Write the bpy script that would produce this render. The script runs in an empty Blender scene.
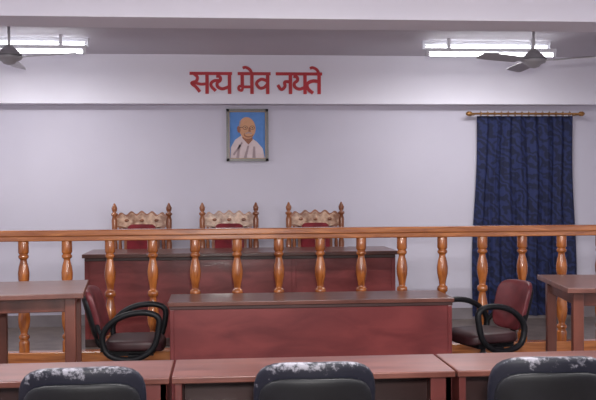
import bpy, bmesh, math, random
from mathutils import Vector, Matrix, Euler
random.seed(4)
sc = bpy.context.scene
sc.view_settings.view_transform = 'Standard'
sc.view_settings.look = 'None'

# ------------------------------------------------------------------ materials
def s2l(c):
    return tuple(((v/255)/12.92 if v/255 <= 0.04045 else ((v/255+0.055)/1.055)**2.4) for v in c)

def mat(name, c1, c2=None, rough=0.5, scale=(4,4,4), lo=0.35, hi=0.65, detail=4, bump=0.0, coat=0.0,
        metal=0.0, dist=0.0, spec=0.5, nscale=1.0):
    m = bpy.data.materials.new(name); m.use_nodes = True
    nt = m.node_tree; b = nt.nodes['Principled BSDF']
    b.inputs['Roughness'].default_value = rough
    b.inputs['Metallic'].default_value = metal
    b.inputs['Coat Weight'].default_value = coat
    b.inputs['Coat Roughness'].default_value = 0.12
    b.inputs['Specular IOR Level'].default_value = spec
    c2 = c2 or c1
    tc = nt.nodes.new('ShaderNodeTexCoord'); mp = nt.nodes.new('ShaderNodeMapping')
    mp.inputs['Scale'].default_value = scale
    nz = nt.nodes.new('ShaderNodeTexNoise'); nz.inputs['Scale'].default_value = nscale
    nz.inputs['Detail'].default_value = detail; nz.inputs['Distortion'].default_value = dist
    rp = nt.nodes.new('ShaderNodeValToRGB')
    rp.color_ramp.elements[0].position = lo; rp.color_ramp.elements[1].position = hi
    rp.color_ramp.elements[0].color = (*s2l(c1), 1); rp.color_ramp.elements[1].color = (*s2l(c2), 1)
    L = nt.links.new
    L(tc.outputs['Object'], mp.inputs['Vector']); L(mp.outputs[0], nz.inputs['Vector'])
    L(nz.outputs['Fac'], rp.inputs['Fac']); L(rp.outputs['Color'], b.inputs['Base Color'])
    if bump:
        bp = nt.nodes.new('ShaderNodeBump'); bp.inputs['Strength'].default_value = bump
        bp.inputs['Distance'].default_value = 0.01
        L(nz.outputs['Fac'], bp.inputs['Height']); L(bp.outputs[0], b.inputs['Normal'])
    return m

def emis(name, col, strength):
    m = bpy.data.materials.new(name); m.use_nodes = True
    b = m.node_tree.nodes['Principled BSDF']
    b.inputs['Base Color'].default_value = (*col, 1)
    b.inputs['Emission Color'].default_value = (*col, 1)
    b.inputs['Emission Strength'].default_value = strength
    return m

M_wall = mat('wall_paint', (192,188,202), (200,196,209), rough=0.75, scale=(.7,.7,.7), bump=0.02)
M_beam = mat('beam_paint', (224,221,232), (230,227,237), rough=0.7, scale=(.8,.8,.8))
M_ceil = mat('ceiling_paint', (200,196,204), (207,203,210), rough=0.85, scale=(.8,.8,.8))
M_base = mat('skirting_paint', (120,112,116), (132,124,126), rough=0.6)
M_dais = mat('dais_stone', (88,78,74), (114,102,96), rough=0.32, scale=(8,8,8))
M_rail = mat('varnished_teak', (128,66,28), (188,112,54), rough=0.27, scale=(5,5,1.2), coat=0.8, detail=6, dist=1.0, nscale=3)
M_railh = mat('varnished_teak_rail', (138,76,38), (184,114,62), rough=0.27, scale=(.8,6,8), coat=0.8, detail=6, dist=1.0, nscale=3)
M_maroon = mat('maroon_laminate', (76,30,27), (94,41,37), rough=0.38, scale=(1.6,3,3), detail=6, coat=0.15, dist=.6, nscale=2)
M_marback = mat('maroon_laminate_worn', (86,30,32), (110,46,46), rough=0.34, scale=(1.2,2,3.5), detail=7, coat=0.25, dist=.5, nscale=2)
M_judge = mat('mahogany_flash_mottle', (98,36,38), (132,60,60), rough=0.28, scale=(1.5,2,4), detail=7, coat=0.45, dist=.6, nscale=2)  # paler mottle paints the flash reflection into the bench front
M_martop = mat('maroon_top', (78,42,35), (100,60,51), rough=0.3, scale=(1.2,5,3), detail=6, coat=0.2, nscale=3)
M_trim_shade = mat('dark_trim_and_desk_shade', (46,20,18), (60,29,26), rough=0.45, scale=(2,8,8), coat=0.1)  # real dark trim; also painted shade inside the desks
M_brown = mat('brown_table_wood', (66,32,25), (90,48,38), rough=0.33, scale=(3,3,1), coat=0.25, detail=6, nscale=3)
M_brtop = mat('brown_table_top_sheen', (80,47,40), (104,67,58), rough=0.28, scale=(2,6,2), coat=0.25, detail=6, nscale=3)  # greyer and paler than the legs: reflection mixed into the top colour
M_crestsheen = mat('carved_wood_sheen', (120,74,46), (196,160,134), rough=0.3, scale=(16,16,16), lo=.35, hi=.62, coat=0.5, detail=5, bump=.4)  # pale tone is flash glare painted onto the brown carving
M_thr = mat('throne_wood', (108,56,30), (148,88,52), rough=0.3, scale=(8,8,3), coat=0.5)
M_red = mat('red_velvet', (98,10,24), (124,20,34), rough=0.8, scale=(10,10,10))
M_mvin = mat('maroon_vinyl', (80,26,32), (106,42,47), rough=0.42, scale=(9,9,9), detail=5)
M_seat = mat('dark_maroon_seat', (44,18,22), (56,26,30), rough=0.5, scale=(9,9,9), detail=5)
M_blk = mat('black_plastic', (13,13,16), (21,21,25), rough=0.5, scale=(6,6,6), spec=.25)
M_metal = mat('steel', (130,130,134), rough=0.3, metal=0.9)
M_brass = mat('brass', (140,96,52), (166,122,72), rough=0.3, metal=0.6)
M_fan = mat('fan_enamel', (176,174,178), (188,186,190), rough=0.35)
M_fand = mat('fan_motor', (144,142,146), (166,164,168), rough=0.35)
M_txt = mat('red_paint', (172,18,34), (184,26,42), rough=0.5)
M_white = mat('white_metal', (215,215,222), rough=0.5)
M_tube = emis('tube_glow', (0.96,0.97,1.0), 12.0)

# floor tiles
M_floor = bpy.data.materials.new('floor_tiles'); M_floor.use_nodes = True
nt = M_floor.node_tree; b = nt.nodes['Principled BSDF']; b.inputs['Roughness'].default_value = .35
tc = nt.nodes.new('ShaderNodeTexCoord'); br = nt.nodes.new('ShaderNodeTexBrick')
br.offset = 0; br.inputs['Color1'].default_value = (*s2l((92,82,77)),1); br.inputs['Color2'].default_value = (*s2l((104,92,86)),1)
br.inputs['Mortar'].default_value = (*s2l((60,54,52)),1); br.inputs['Scale'].default_value = 1.0
br.inputs['Brick Width'].default_value = .4; br.inputs['Row Height'].default_value = .4; br.inputs['Mortar Size'].default_value = .005
nt.links.new(tc.outputs['Object'], br.inputs['Vector']); nt.links.new(br.outputs['Color'], b.inputs['Base Color'])

# curtain: dark blue with zig-zag weave
M_cur = bpy.data.materials.new('blue_curtain'); M_cur.use_nodes = True
nt = M_cur.node_tree; b = nt.nodes['Principled BSDF']; b.inputs['Roughness'].default_value = .8
tc = nt.nodes.new('ShaderNodeTexCoord'); mp = nt.nodes.new('ShaderNodeMapping'); mp.inputs['Scale'].default_value = (1,0,1)
wv = nt.nodes.new('ShaderNodeTexWave'); wv.bands_direction = 'DIAGONAL'; wv.inputs['Scale'].default_value = 5
wv.inputs['Distortion'].default_value = 12; wv.inputs['Detail'].default_value = 2; wv.inputs['Detail Scale'].default_value = 1.6
rp = nt.nodes.new('ShaderNodeValToRGB'); rp.color_ramp.elements[0].position=.3; rp.color_ramp.elements[1].position=.8
rp.color_ramp.elements[0].color = (*s2l((14,21,54)),1); rp.color_ramp.elements[1].color = (*s2l((29,40,84)),1)
L = nt.links.new
L(tc.outputs['Object'], mp.inputs[0]); L(mp.outputs[0], wv.inputs['Vector']); L(wv.outputs['Color'], rp.inputs[0]); L(rp.outputs[0], b.inputs['Base Color'])

# black vinyl, slightly worn along the top edge
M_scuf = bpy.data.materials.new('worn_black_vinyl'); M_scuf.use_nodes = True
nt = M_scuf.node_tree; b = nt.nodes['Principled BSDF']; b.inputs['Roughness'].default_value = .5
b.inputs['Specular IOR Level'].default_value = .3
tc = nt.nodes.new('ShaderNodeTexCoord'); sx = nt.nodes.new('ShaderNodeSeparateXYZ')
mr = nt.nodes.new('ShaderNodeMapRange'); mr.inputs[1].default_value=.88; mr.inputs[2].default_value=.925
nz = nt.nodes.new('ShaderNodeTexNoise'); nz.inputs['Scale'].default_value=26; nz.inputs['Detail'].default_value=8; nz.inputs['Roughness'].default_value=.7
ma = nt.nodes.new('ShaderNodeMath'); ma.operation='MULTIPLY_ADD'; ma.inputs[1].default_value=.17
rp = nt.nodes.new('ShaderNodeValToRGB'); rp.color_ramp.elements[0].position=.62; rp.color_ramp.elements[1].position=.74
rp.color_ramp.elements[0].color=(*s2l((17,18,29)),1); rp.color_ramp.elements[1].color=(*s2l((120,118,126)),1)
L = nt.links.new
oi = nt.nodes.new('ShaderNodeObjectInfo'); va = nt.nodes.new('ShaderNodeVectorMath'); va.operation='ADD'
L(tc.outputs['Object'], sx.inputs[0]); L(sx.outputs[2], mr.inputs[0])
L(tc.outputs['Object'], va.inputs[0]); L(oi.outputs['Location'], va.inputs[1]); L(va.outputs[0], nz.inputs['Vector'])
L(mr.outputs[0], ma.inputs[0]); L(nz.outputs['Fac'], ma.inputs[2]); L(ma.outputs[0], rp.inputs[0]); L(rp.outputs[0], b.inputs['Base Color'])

# ------------------------------------------------------------------ mesh builder
class B:
    def __init__(s, name):
        s.name=name; s.bm=bmesh.new(); s.mats=[]
    def mi(s, m):
        if m not in s.mats: s.mats.append(m)
        return s.mats.index(m)
    def _fin(s, faces, m, smooth):
        i = s.mi(m)
        for f in faces: f.material_index=i; f.smooth=smooth
    def box(s, lo, hi, m):
        x0,y0,z0=lo; x1,y1,z1=hi
        v=[s.bm.verts.new(p) for p in ((x0,y0,z0),(x1,y0,z0),(x1,y1,z0),(x0,y1,z0),(x0,y0,z1),(x1,y0,z1),(x1,y1,z1),(x0,y1,z1))]
        fs=[s.bm.faces.new([v[i] for i in q]) for q in ((0,3,2,1),(4,5,6,7),(0,1,5,4),(1,2,6,5),(2,3,7,6),(3,0,4,7))]
        s._fin(fs,m,False)
    def lathe(s, prof, loc, m, seg=16, axis='Z', smooth=True):
        loc=Vector(loc); rings=[]
        for z,r in prof:
            ring=[]
            for k in range(seg):
                a=2*math.pi*k/seg; p=Vector((r*math.cos(a), r*math.sin(a), z))
                if axis=='X': p=Vector((p.z,p.x,p.y))
                if axis=='Y': p=Vector((p.x,p.z,p.y))
                ring.append(s.bm.verts.new(p+loc))
            rings.append(ring)
        fs=[]
        for a,c in zip(rings,rings[1:]):
            for k in range(seg):
                fs.append(s.bm.faces.new((a[k],a[(k+1)%seg],c[(k+1)%seg],c[k])))
        fs.append(s.bm.faces.new(list(reversed(rings[0])))); fs.append(s.bm.faces.new(rings[-1]))
        s._fin(fs,m,smooth)
    def tube(s, pts, r, m, closed=False, seg=10, flat=1.0, sub=4):
        P=[Vector(p) for p in pts]; n=len(P); Q=[]
        rng = range(n if closed else n-1)
        for i in rng:
            if closed: p0,p1,p2,p3=P[i-1],P[i],P[(i+1)%n],P[(i+2)%n]
            else: p0,p1,p2,p3=P[max(i-1,0)],P[i],P[i+1],P[min(i+2,n-1)]
            for k in range(sub):
                t=k/sub
                Q.append(.5*((2*p1)+(p2-p0)*t+(2*p0-5*p1+4*p2-p3)*t*t+(3*p1-p0-3*p2+p3)*t**3))
        if not closed: Q.append(P[-1])
        N=len(Q); rings=[]; up=None
        for i in range(N):
            t=(Q[(i+1)%N]-Q[i-1]) if closed else (Q[min(i+1,N-1)]-Q[max(i-1,0)])
            t.normalize()
            if up is None:
                up=Vector((1,0,0)) if abs(t.x)<.9 else Vector((0,1,0))
            x=t.cross(up).normalized(); up=x.cross(t).normalized()
            rings.append([s.bm.verts.new(Q[i]+x*(r*math.cos(2*math.pi*k/seg))+up*(r*flat*math.sin(2*math.pi*k/seg))) for k in range(seg)])
        fs=[]
        for i in range(N if closed else N-1):
            a=rings[i]; c=rings[(i+1)%N]
            for k in range(seg): fs.append(s.bm.faces.new((a[k],a[(k+1)%seg],c[(k+1)%seg],c[k])))
        if not closed:
            fs.append(s.bm.faces.new(list(reversed(rings[0])))); fs.append(s.bm.faces.new(rings[-1]))
        s._fin(fs,m,True)
    def rbox(s, c, size, m, n=5, cuts=7, fn=None):
        K=cuts+1; d={}; c=Vector(c); fs=[]
        def V(i,j,k):
            key=(i,j,k)
            if key not in d:
                p=Vector((2*i/K-1,2*j/K-1,2*k/K-1))
                q=(abs(p.x)**n+abs(p.y)**n+abs(p.z)**n)**(1/n); p=p/q
                p=Vector((p.x*size[0]/2,p.y*size[1]/2,p.z*size[2]/2))
                if fn: p=fn(p)
                d[key]=s.bm.verts.new(p+c)
            return d[key]
        for a in range(K):
            for e in range(K):
                for w_ in (0,K):
                    for ax in range(3):
                        q=[]
                        for (aa,ee) in ((a,e),(a+1,e),(a+1,e+1),(a,e+1)):
                            t=[aa,ee]; t.insert(ax,w_); q.append(V(*t))
                        fs.append(s.bm.faces.new(q))
        s._fin(fs,m,True)
    def prism(s, pts, y0, y1, m, smooth=False):
        a=[s.bm.verts.new((x,y0,z)) for x,z in pts]; c=[s.bm.verts.new((x,y1,z)) for x,z in pts]
        n=len(pts); fs=[s.bm.faces.new(a), s.bm.faces.new(list(reversed(c)))]
        for k in range(n): fs.append(s.bm.faces.new((a[k],c[k],c[(k+1)%n],a[(k+1)%n])))
        s._fin(fs,m,smooth)
    def disc(s, cx, cz, rx, rz, y0, y1, m, rot=0, seg=24):
        pts=[]
        for k in range(seg):
            a=2*math.pi*k/seg; x=rx*math.cos(a); z=rz*math.sin(a)
            pts.append((cx+x*math.cos(rot)-z*math.sin(rot), cz+x*math.sin(rot)+z*math.cos(rot)))
        s.prism(pts,y0,y1,m)
    def done(s, loc=(0,0,0), rz=0, bevel=0):
        bmesh.ops.recalc_face_normals(s.bm, faces=s.bm.faces)
        me=bpy.data.meshes.new(s.name); s.bm.to_mesh(me); s.bm.free()
        for m in s.mats: me.materials.append(m)
        o=bpy.data.objects.new(s.name, me); sc.collection.objects.link(o)
        o.location=loc; o.rotation_euler=(0,0,rz)
        if bevel:
            md=o.modifiers.new('bevel','BEVEL'); md.width=bevel; md.segments=2; md.limit_method='ANGLE'; md.angle_limit=math.radians(50)
        return o

# ------------------------------------------------------------------ room
XL,XR,YB,YF,ZC = -3.4,4.8,9.5,-3.0,2.9
def slab(name, lo, hi, m):
    b=B(name); b.box(lo,hi,m); return b.done()
slab('floor',(XL-.2,YF-.2,-.1),(XR+.2,YB+.2,0),M_floor)
slab('ceiling',(XL-.2,YF-.2,ZC),(XR+.2,YB+.2,ZC+.1),M_ceil)
slab('wall_back',(XL-.2,YB,0),(XR+.2,YB+.2,ZC),M_wall)
slab('wall_left',(XL-.2,YF,0),(XL,YB,ZC),M_wall)
slab('wall_right',(XR,YF,0),(XR+.2,YB,ZC),M_wall)
slab('wall_front',(XL-.2,YF-.2,0),(XR+.2,YF,ZC),M_wall)
slab('ceiling_beam',(XL,9.33,2.395),(XR,YB,ZC),M_beam)
slab('ceiling_beam',(XL,5.93,2.63),(XR,6.32,ZC),M_beam)
slab('floor_dais',(XL,7.22,0),(XR,YB,.1),M_dais)
slab('baseboard_back',(XL,9.475,.1),(XR,9.5,.22),M_base)

# ------------------------------------------------------------------ railing
b=B('wooden_railing')
Y=7.4
prof=[(0,.043),(.09,.043),(.10,.03),(.115,.044),(.135,.044),(.15,.026),(.17,.03),(.21,.044),(.27,.050),(.33,.045),(.39,.033),(.43,.026),
      (.44,.042),(.46,.046),(.48,.042),(.49,.026),(.53,.032),(.59,.045),(.64,.047),(.69,.040),(.73,.029),(.75,.026),(.76,.042),(.78,.042),(.79,.03),(.80,.043),(.90,.043)]
z0,z1=.205,1.105
for i in range(-5,19):
    x=-1.572+.343*i
    if x<XL+.1 or x>XR-.1: continue
    b.lathe([(z0+(z1-z0)*t/.9,r*.98) for t,r in prof],(x,Y,0),M_rail,seg=18)
b.box((XL,Y-.055,1.10),(XR,Y+.055,1.145),M_railh)
b.box((XL,Y-.075,1.14),(XR,Y+.075,1.19),M_railh)
b.box((XL,Y-.05,.10),(XR,Y+.05,.21),M_railh)
b.done(bevel=.008)

# ------------------------------------------------------------------ judge bench
b=B('judges_bench')
x0,x1=-1.207,1.616
b.box((x0,8.2,.1),(x1,8.235,.90),M_judge)
b.box((x0,8.23,.1),(x0+.03,8.85,.90),M_maroon); b.box((x1-.03,8.23,.1),(x1,8.85,.90),M_maroon)
b.box((x0-.02,8.17,.90),(x1+.02,8.87,.935),M_martop)
b.box((x0,8.19,.87),(x1,8.2,.90),M_trim_shade); b.box((x0,8.19,.1),(x1,8.2,.17),M_trim_shade)
for k in range(4):
    xx=x0+(x1-x0)*k/3; xx=min(max(xx,x0+.02),x1-.02)
    b.box((xx-.02,8.19,.17),(xx+.02,8.2,.87),M_judge)
b.done(bevel=.004)

# ------------------------------------------------------------------ high-backed chairs
def throne(loc):
    b=B('judges_chair')
    for sx in (-1,1):
        post=[(0,.025),(.4,.03),(.45,.028),(.5,.036),(.52,.024),(.7,.027),(.86,.03),(.9,.022),(.92,.036),(.94,.022),(1.0,.028),(1.10,.03),(1.14,.02),
              (1.155,.034),(1.17,.034),(1.18,.016),(1.20,.026),(1.225,.03),(1.25,.018),(1.275,.006)]
        b.lathe(post,(sx*.275,.22,0),M_thr,seg=14)
        b.lathe([(0,.022),(.1,.03),(.2,.022),(.38,.032),(.42,.03),(.55,.022),(.62,.03),(.66,.03)],(sx*.275,-.25,0),M_thr,seg=14)
        b.tube([(sx*.275,.22,.68),(sx*.28,0,.70),(sx*.285,-.2,.69),(sx*.29,-.31,.66),(sx*.29,-.33,.62)],.028,M_thr)
        b.box((sx*.165-.014,.205,.5),(sx*.165+.014,.235,1.04),M_thr)
        b.lathe([(.5,.012),(.6,.02),(.72,.012),(.84,.02),(.96,.012),(1.04,.014)],(sx*.22,.22,0),M_thr,seg=8)
        b.box((sx*.275-.02,-.25,.36),(sx*.275+.02,.22,.42),M_thr)
    def crest(sc_, y0, y1, m, grow=0):
        N=48; top=[]; bot=[]
        for k in range(N+1):
            u=-1+2*k/N; x=u*.262*sc_
            zt=1.135+.032*math.cos(u*math.pi*2.5)**2+.025*(1-u*u)+grow
            zb=1.02+.03*math.cos(u*math.pi)**2-.015*abs(u)-grow
            top.append((x,zt)); bot.append((x,zb))
        b.prism(top+bot[::-1],y0,y1,m)
    crest(1.0,.205,.24,M_thr,grow=.006)
    crest(.93,.196,.206,M_crestsheen,grow=-.012)  # lighter inlay carries the painted flash glare
    for u in (-.15,0,.15): b.rbox((u,.192,1.10),(.045,.02,.03),M_thr,n=2,cuts=3)
    b.box((-.275,.2,.48),(.275,.24,.53),M_thr)
    b.rbox((0,.205,.79),(.30,.07,.54),M_red,n=8)
    b.box((-.275,-.26,.38),(.275,.24,.43),M_thr)
    b.rbox((0,-.02,.455),(.50,.46,.09),M_red,n=6)
    return b.done(loc=loc)
for x in (-.79,.10,.99): throne((x,9.08,.1))

# ------------------------------------------------------------------ front table
b=B('advocates_table')
x0,x1=-.355,1.68
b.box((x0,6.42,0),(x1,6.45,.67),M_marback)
b.box((x0,6.45,0),(x0+.03,6.88,.67),M_maroon); b.box((x1-.03,6.45,0),(x1,6.88,.67),M_maroon)
b.box((x0-.015,6.40,.68),(x1+.015,6.92,.71),M_martop)
b.box((x0-.005,6.412,.655),(x1+.005,6.9,.68),M_trim_shade)
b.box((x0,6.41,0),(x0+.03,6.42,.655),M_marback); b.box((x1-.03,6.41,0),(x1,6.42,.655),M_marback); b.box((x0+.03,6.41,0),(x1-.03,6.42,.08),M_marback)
b.done(bevel=.004)

# ------------------------------------------------------------------ front row of desks
def desk(x0,x1,open_r=.1):
    b=B('courtroom_desk'); y0,y1=3.63,4.02; h=.75
    b.box((x0,y0,h-.026),(x1,y1,h),M_martop)
    b.box((x0+.01,y1-.04,0),(x1-.01,y1-.015,h-.026),M_trim_shade)  # panel coloured dark to stand in for knee-space shade
    b.box((x0+.01,y0+.02,0),(x0+.04,y1-.04,h-.026),M_maroon)
    b.box((x1-.04,y0+.02,0),(x1-.01,y1-.04,h-.026),M_maroon)
    b.box((x1-open_r,y0+.02,0),(x1-.01,y0+.035,h-.026),M_maroon)
    b.box((x0+.04,y0+.10,h-.24),(x1-.04,y1-.04,h-.22),M_trim_shade)  # shelf darkened the same way, as shade under the top
    b.done(bevel=.004)
desk(-1.375,-.205); desk(-.195,.965); desk(.975,2.135); desk(-2.555,-1.385)

# ------------------------------------------------------------------ side tables
def side_table(loc,w,d,h,rz):
    b=B('wooden_side_table')
    b.box((-w/2,-d/2,h-.03),(w/2,d/2,h),M_brtop)
    i=.075
    for sx in (-1,1):
        for sy in (-1,1):
            b.box((sx*(w/2-i)-.03,sy*(d/2-i)-.03,0),(sx*(w/2-i)+.03,sy*(d/2-i)+.03,h-.03),M_brown)
        b.box((sx*(w/2-i)-.012,-d/2+i,h-.11),(sx*(w/2-i)+.012,d/2-i,h-.03),M_brown)
        b.box((sx*(w/2-i)-.012,-d/2+i,.16),(sx*(w/2-i)+.012,d/2-i,.20),M_brown)
    for sy in (-1,1):
        b.box((-w/2+i,sy*(d/2-i)-.012,h-.11),(w/2-i,sy*(d/2-i)+.012,h-.03),M_brown)
    b.box((-w/2+i,-.015,.16),(w/2-i,.015,.20),M_brown)
    b.done(loc=loc,rz=rz,bevel=.004)
side_table((-1.10,5.47,0),.60,.78,.93,math.radians(6))
side_table((2.34,5.34,0),.62,.82,.93,math.radians(-8))

# ------------------------------------------------------------------ office chairs
def office_chair(loc, rz, m_pad, h=.87, w=.42, arms=True, name='office_chair', pb=.50, low=0, m_seat=None):
    b=B(name); m_seat=m_seat or m_pad
    sh=.44-low
    bh=h-pb
    def bend(p):
        t=(p.z+bh/2)/bh
        p=Vector((p.x*(1-.12*(1-t)), p.y, p.z))
        p.y += 1.1*p.x*p.x - .11*t
        return p
    b.rbox((0,-.24,pb+bh/2),(w,.06,bh),m_pad,n=4.5,cuts=11,fn=bend)
    b.rbox((0,-.265,pb+bh/2-.02),(w*.93,.05,bh*.86),M_blk,n=4.5,cuts=9,fn=bend)
    def sb(p):
        p.z -= 3.0*max(0,p.y-.12)**2; return p
    b.rbox((0,.01,sh),(.44,.42,.09),m_seat,n=5,fn=sb)
    b.box((-.17,-.16,sh-.075),(.17,.15,sh-.035),M_blk)
    b.box((-.03,-.25,sh-.07),(.03,-.12,sh-.05),M_blk)
    b.tube([(0,-.20,sh-.06),(0,-.27,sh),(0,-.275,sh+.12),(0,-.30,sh+.2)],.022,M_blk)
    b.lathe([(.10,.03),(.25,.03),(.26,.02),(sh-.06,.02)],(0,0,0),M_metal,seg=12)
    for k in range(5):
        a=2*math.pi*k/5+.3; c,s_=math.cos(a),math.sin(a)
        b.tube([(0,0,.12),(.13*c,.13*s_,.105),(.22*c,.22*s_,.075)],.022,M_blk,seg=8)
        b.lathe([(-.02,.015),(-.015,.028),(.015,.028),(.02,.015)],(.225*c,.225*s_,.028),M_blk,seg=12,axis='X')
        b.lathe([(.03,.008),(.08,.008)],(.225*c,.225*s_,0),M_blk,seg=6)
    if arms:
        for sx in (-1,1):
            X=sx*.245; l=low
            b.tube([(X,-.20,.49-l*.5),(X,-.14,.57-l*.2),(X,-.03,.62),(X,.10,.635),(X,.19,.605),(X,.20,.53),(X,.16,.42-l*.7),(X,.05,.36-l),(X,-.07,.355-l),(X,-.17,.40-l)],
                   .022,M_blk,closed=True,flat=1.2)
            b.box((min(X,sx*.14),-.02,.365-l),(max(X,sx*.14),.06,.385-l),M_blk)
            b.tube([(X,-.19,.46-l*.5),(sx*.2,-.235,.52),(sx*.15,-.25,.56)],.016,M_blk)
    return b.done(loc=loc,rz=rz)
for x,r in ((-.467,.05),(.325,-.03),(1.145,-.06)):
    office_chair((x,3.30,0),r,M_scuf,h=.93,w=.43)
office_chair((-.625,6.70,0),math.radians(-92),M_mvin,h=.80,pb=.42,low=.05,m_seat=M_seat)
office_chair((1.995,6.70,0),math.radians(107),M_mvin,h=.79,pb=.42,low=.05,m_seat=M_seat)

# ------------------------------------------------------------------ curtain + rod
b=B('blue_curtain')
nx,nz_=160,30; zt,zb=2.28,.13; grid=[]
for j in range(nz_+1):
    t=j/nz_; z=zt+(zb-zt)*t; row=[]
    hw=.525+.06*t
    for i in range(nx+1):
        u=i/nx; x=3.28+(u*2-1)*hw + .012*math.sin(7*t+9*u)
        a=.014+.008*t
        y=9.447+a*math.sin(u*2*math.pi*8+.8*math.sin(3*t+u*5))+.3*a*math.sin(u*2*math.pi*19+2*t)
        row.append(b.bm.verts.new((x,y,z)))
    grid.append(row)
fs=[b.bm.faces.new((grid[j][i],grid[j][i+1],grid[j+1][i+1],grid[j+1][i])) for j in range(nz_) for i in range(nx)]
b._fin(fs,M_cur,True)
b.done()
b=B('curtain_rod')
b.lathe([(2.62,.012),(2.64,.026),(2.67,.026),(2.69,.011),(3.85,.011),(3.87,.026),(3.90,.026),(3.92,.012)],(0,9.385,2.30),M_brass,seg=12,axis='X')
for x in (2.70,3.84): b.box((x-.012,9.385,2.285),(x+.012,9.5,2.31),M_brass)
for k in range(14):
    x=2.78+k*.075
    b.tube([(x,9.385+.024*math.cos(a),2.298+.024*math.sin(a)) for a in [i*math.pi/4 for i in range(8)]],.004,M_brass,closed=True,seg=6,sub=2)
b.done()

# ------------------------------------------------------------------ portrait
def flat(n,c,r=.6): return mat(n,c,tuple(min(255,v+8) for v in c),rough=r,scale=(20,20,20))
P_blue=flat('print_blue',(74,122,186)); P_skin=flat('print_skin',(192,140,104)); P_skd=flat('print_skin_shade',(140,86,62))
P_wh=flat('print_white',(200,182,184)); P_gr=flat('print_grey',(150,130,134)); P_dk=flat('print_dark',(50,36,34)); P_gold=mat('gilt_edge',(130,96,54),rough=.35,metal=.3)
P_fr=mat('frame_wood',(36,22,20),(52,32,28),rough=.3)
b=B('framed_portrait'); W,H=.22,.275
for a in ((-W,-H,-W+.028,H),(W-.028,-H,W,H),(-W,-H,W,-H+.028),(-W,H-.028,W,H)): b.box((a[0],-.03,a[1]),(a[2],0,a[3]),P_fr)
for a in ((-W+.026,-H+.026,-W+.033,H-.026),(W-.033,-H+.026,W-.026,H-.026),(-W+.026,-H+.026,W-.026,-H+.033),(-W+.026,H-.033,W-.026,H-.026)): b.box((a[0],-.024,a[1]),(a[2],-.004,a[3]),P_gold)
b.box((-W+.02,-.012,-H+.02),(W-.02,-.002,H-.02),P_blue)
def lay(k): return (-.0125-.0012*k, -.0125-.0012*(k-1))
b.prism([(-.18,-.24),(-.175,-.13),(-.13,-.05),(-.06,0),(.04,-.03),(.10,-.07),(.16,-.14),(.18,-.24)],*lay(1),P_wh)
for q in ([(-.12,-.24),(-.09,-.10),(-.07,-.10),(-.09,-.24)],[(-.04,-.24),(0,-.11),(.018,-.11),(-.01,-.24)],[(.05,-.24),(.06,-.12),(.08,-.12),(.085,-.24)],[(-.155,-.2),(-.06,-.07),(-.05,-.085),(-.14,-.215)]):
    b.prism(q,*lay(2),P_gr)
b.prism([(-.055,-.03),(-.05,.03),(.05,.03),(.055,-.05),(.01,-.10)],*lay(2),P_skd)
b.disc(-.002,.075,.088,.115,*lay(3),P_skin,rot=.12)
b.disc(-.09,.06,.018,.036,*lay(4),P_skd,rot=.1)
b.disc(.012,.004,.05,.03,*lay(4),P_skd)
b.disc(.014,.012,.044,.024,*lay(5),P_skin)
b.prism([(-.022,.020),(.01,.034),(.05,.020),(.044,.010),(.01,.020),(-.017,.010)],*lay(6),P_gr)
b.prism([(.014,.08),(.024,.08),(.038,.036),(.010,.034)],*lay(6),P_skd)
for cx in (-.024,.05):
    b.disc(cx,.078,.026,.021,*lay(6),P_dk); b.disc(cx,.078,.021,.0165,*lay(7),P_skin); b.disc(cx+.002,.077,.009,.005,*lay(8),P_dk)
b.prism([(-.086,.082),(-.05,.084),(-.05,.079),(-.086,.076)],*lay(6),P_dk)
b.prism([(-.09,.09),(-.08,.155),(-.068,.14),(-.078,.08)],*lay(5),P_gr)
b.done(loc=(.30,9.5,2.08))

# ------------------------------------------------------------------ wall lettering (satyamev jayate)
b=B('hindi_wall_lettering'); U=.0105; cnt=[0]
def stroke(pts, ox=0, w=3.4, smooth=True):
    P=[Vector((p[0]+ox,p[1])) for p in pts]; Q=[]
    if smooth and len(P)>2:
        n=len(P)
        for i in range(n-1):
            p0,p1,p2,p3=P[max(i-1,0)],P[i],P[i+1],P[min(i+2,n-1)]
            for k in range(5):
                t=k/5; Q.append(.5*((2*p1)+(p2-p0)*t+(2*p0-5*p1+4*p2-p3)*t*t+(3*p1-p0-3*p2+p3)*t**3))
        Q.append(P[-1])
    else: Q=P
    Lf=[];Rt=[]
    for i in range(len(Q)):
        t=(Q[min(i+1,len(Q)-1)]-Q[max(i-1,0)]).normalized(); nrm=Vector((-t.y,t.x))*w/2
        Lf.append(Q[i]+nrm); Rt.append(Q[i]-nrm)
    cnt[0]+=1; y0=-.006-.0002*cnt[0]
    for i in range(len(Q)-1):
        q=[Lf[i],Lf[i+1],Rt[i+1],Rt[i]]
        b.prism([(v.x*U,-v.y*U) for v in q], y0, 0, M_txt)
def ta(o): stroke([(14,7.5),(8,7),(3,9),(2,12.5),(4,16),(8,19)],o)
def bar(x): stroke([(x,0),(x,20)],w=3.4)
def matra(x): stroke([(x,0),(x-2,-4),(x-6,-6.2),(x-9,-5.5)],w=2.8)
def ya(o): stroke([(2,2.5),(5.5,3.2),(6,6.5),(3,9.2),(3.5,13),(8,15),(14,13)],o,w=3.1)
stroke([(3,0),(6.5,3.5),(5.5,7.5),(1,9.5),(5,13),(9,18)],w=3.1); stroke([(4,9),(10,10.5),(16,10)],w=2.8); bar(16)
stroke([(29,7),(23.5,7),(20,9.5),(20.5,13),(24.5,17)],w=3.0); ya(23); stroke([(26,2),(29,2)],w=2); bar(38)
stroke([(50.5,0),(50.5,13)]); stroke([(50.5,12.5),(47.5,12.5),(47,15.5),(50,16.5),(51,13)],w=2.6); stroke([(49.5,13),(60,13)],w=2.8); bar(60); matra(60)
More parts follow.
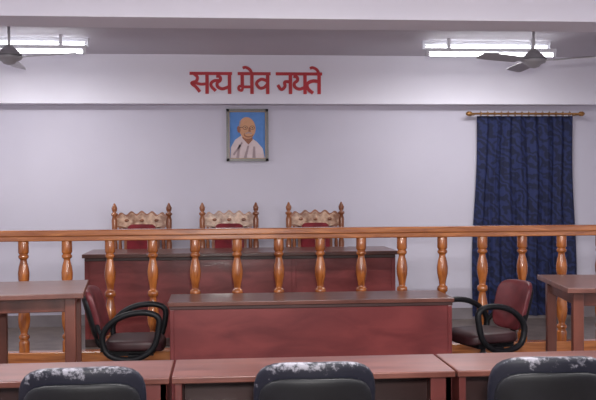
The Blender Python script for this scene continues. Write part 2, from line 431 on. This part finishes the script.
stroke([(75,7),(69,5.5),(64.5,9.5),(67.5,14),(72,13.5),(75.5,10)],w=3.0); bar(75.5)
stroke([(-1,0),(40.5,0)],w=3.0); stroke([(46,0),(78.5,0)],w=3.0)
stroke([(98,8),(92.5,8),(92.5,12.5),(89,15.5),(85.5,11)],w=3.1); bar(98)
ya(99); bar(112.5)
ta(112.5); bar(126.5); matra(126.5)
stroke([(83.5,0),(129.5,0)],w=3.0)
b.done(loc=(-.285,9.33,2.705))

# ------------------------------------------------------------------ fans
def fan(loc, a0):
    b=B('ceiling_fan')
    b.lathe([(-.0,.05),(-.02,.055),(-.07,.03),(-.08,.014)],(0,0,0),M_fan,seg=16)
    b.lathe([(-.30,.011),(-.05,.011)],(0,0,0),M_fan,seg=10)
    b.lathe([(-.225,.02),(-.245,.045),(-.275,.075),(-.30,.10),(-.325,.105),(-.34,.095),(-.355,.06),(-.375,.045),(-.385,.01)],(0,0,0),M_fand,seg=28)
    b.lathe([(-.315,.108),(-.308,.108)],(0,0,0),M_metal,seg=28)
    for k in range(3):
        a=a0+2*math.pi*k/3; R=Matrix.Rotation(a,3,'Z')
        secs=[(.09,.02),(.16,.02),(.17,.055),(.3,.062),(.5,.066),(.60,.06),(.62,.04)]
        rows=[]
        for r,w in secs:
            rows.append([b.bm.verts.new(R@Vector((r,sy*w,-.325+sz*.003+sy*w*.22))) for sy,sz in ((-1,-1),(1,-1),(1,1),(-1,1))])
        fs=[]
        for p,q in zip(rows,rows[1:]):
            for i in range(4): fs.append(b.bm.faces.new((p[i],p[(i+1)%4],q[(i+1)%4],q[i])))
        fs.append(b.bm.faces.new(rows[0])); fs.append(b.bm.faces.new(rows[-1]))
        b._fin(fs,M_fan,False)
    b.done(loc=loc)
fan((-1.67,7.4,ZC),math.radians(-25)); fan((2.65,7.4,ZC),math.radians(-32))

# ------------------------------------------------------------------ tube lights
def tubelight(x0,x1,y,power):
    b=B('tube_light')
    b.box((x0,y+.06,ZC-.035),(x1,y+.11,ZC),M_white)
    b.box((x0,y-.09,ZC-.125),(x1,y-.05,ZC-.09),M_white)
    for xx in (x0+.2,x1-.24): b.box((xx,y-.085,ZC-.095),(xx+.03,y-.055,ZC),M_white)
    for yy,z,e0 in ((y+.085,ZC-.06,.04),(y-.07,ZC-.15,.02)):
        b.lathe([(x0+e0,.013),(x1-e0,.013)],(0,yy,z),M_tube,seg=12,axis='X')
        for xx in (x0,x1-.03): b.box((xx,yy-.016,z-.018),(xx+.03,yy+.016,z+.03),M_white)
    o=b.done()
    l=bpy.data.lights.new('tube_lamp','AREA'); l.shape='RECTANGLE'; l.size=x1-x0-.1; l.size_y=.05; l.energy=power; l.color=(1,.985,.98)
    lo=bpy.data.objects.new('tube_lamp',l); lo.location=((x0+x1)/2,y-.07,ZC-.168); lo.parent=o; sc.collection.objects.link(lo)
tubelight(1.92,3.16,8.3,28); tubelight(-2.42,-1.18,8.3,28)
for x in (-1.6,.6,2.9):  # out-of-view fixtures, added to light the room
    tubelight(x-.6,x+.6,3.4,84)
    tubelight(x-.6,x+.6,0.2,84)

# camera-side flash
l=bpy.data.lights.new('flash','AREA'); l.shape='DISK'; l.size=.2; l.energy=115; l.color=(1,.97,.95)
lo=bpy.data.objects.new('flash_lamp',l); lo.location=(.05,-.15,1.75); lo.rotation_euler=(math.radians(95),0,math.radians(-5)); sc.collection.objects.link(lo)

w=bpy.data.worlds.new('world'); sc.world=w; w.use_nodes=True
w.node_tree.nodes['Background'].inputs[0].default_value=(.8,.82,.9,1); w.node_tree.nodes['Background'].inputs[1].default_value=.3

# ------------------------------------------------------------------ camera
cd=bpy.data.cameras.new('camera'); cam=bpy.data.objects.new('camera',cd); sc.collection.objects.link(cam)
cd.sensor_width=36; cd.lens=900/596*36; cd.clip_end=100
R=Matrix.Rotation(math.radians(-5),4,'Z')@Matrix.Rotation(math.radians(90-.64),4,'X')@Matrix.Rotation(math.radians(-.35),4,'Z')
cam.matrix_world=Matrix.Translation((0,0,1.5))@R
sc.camera=cam
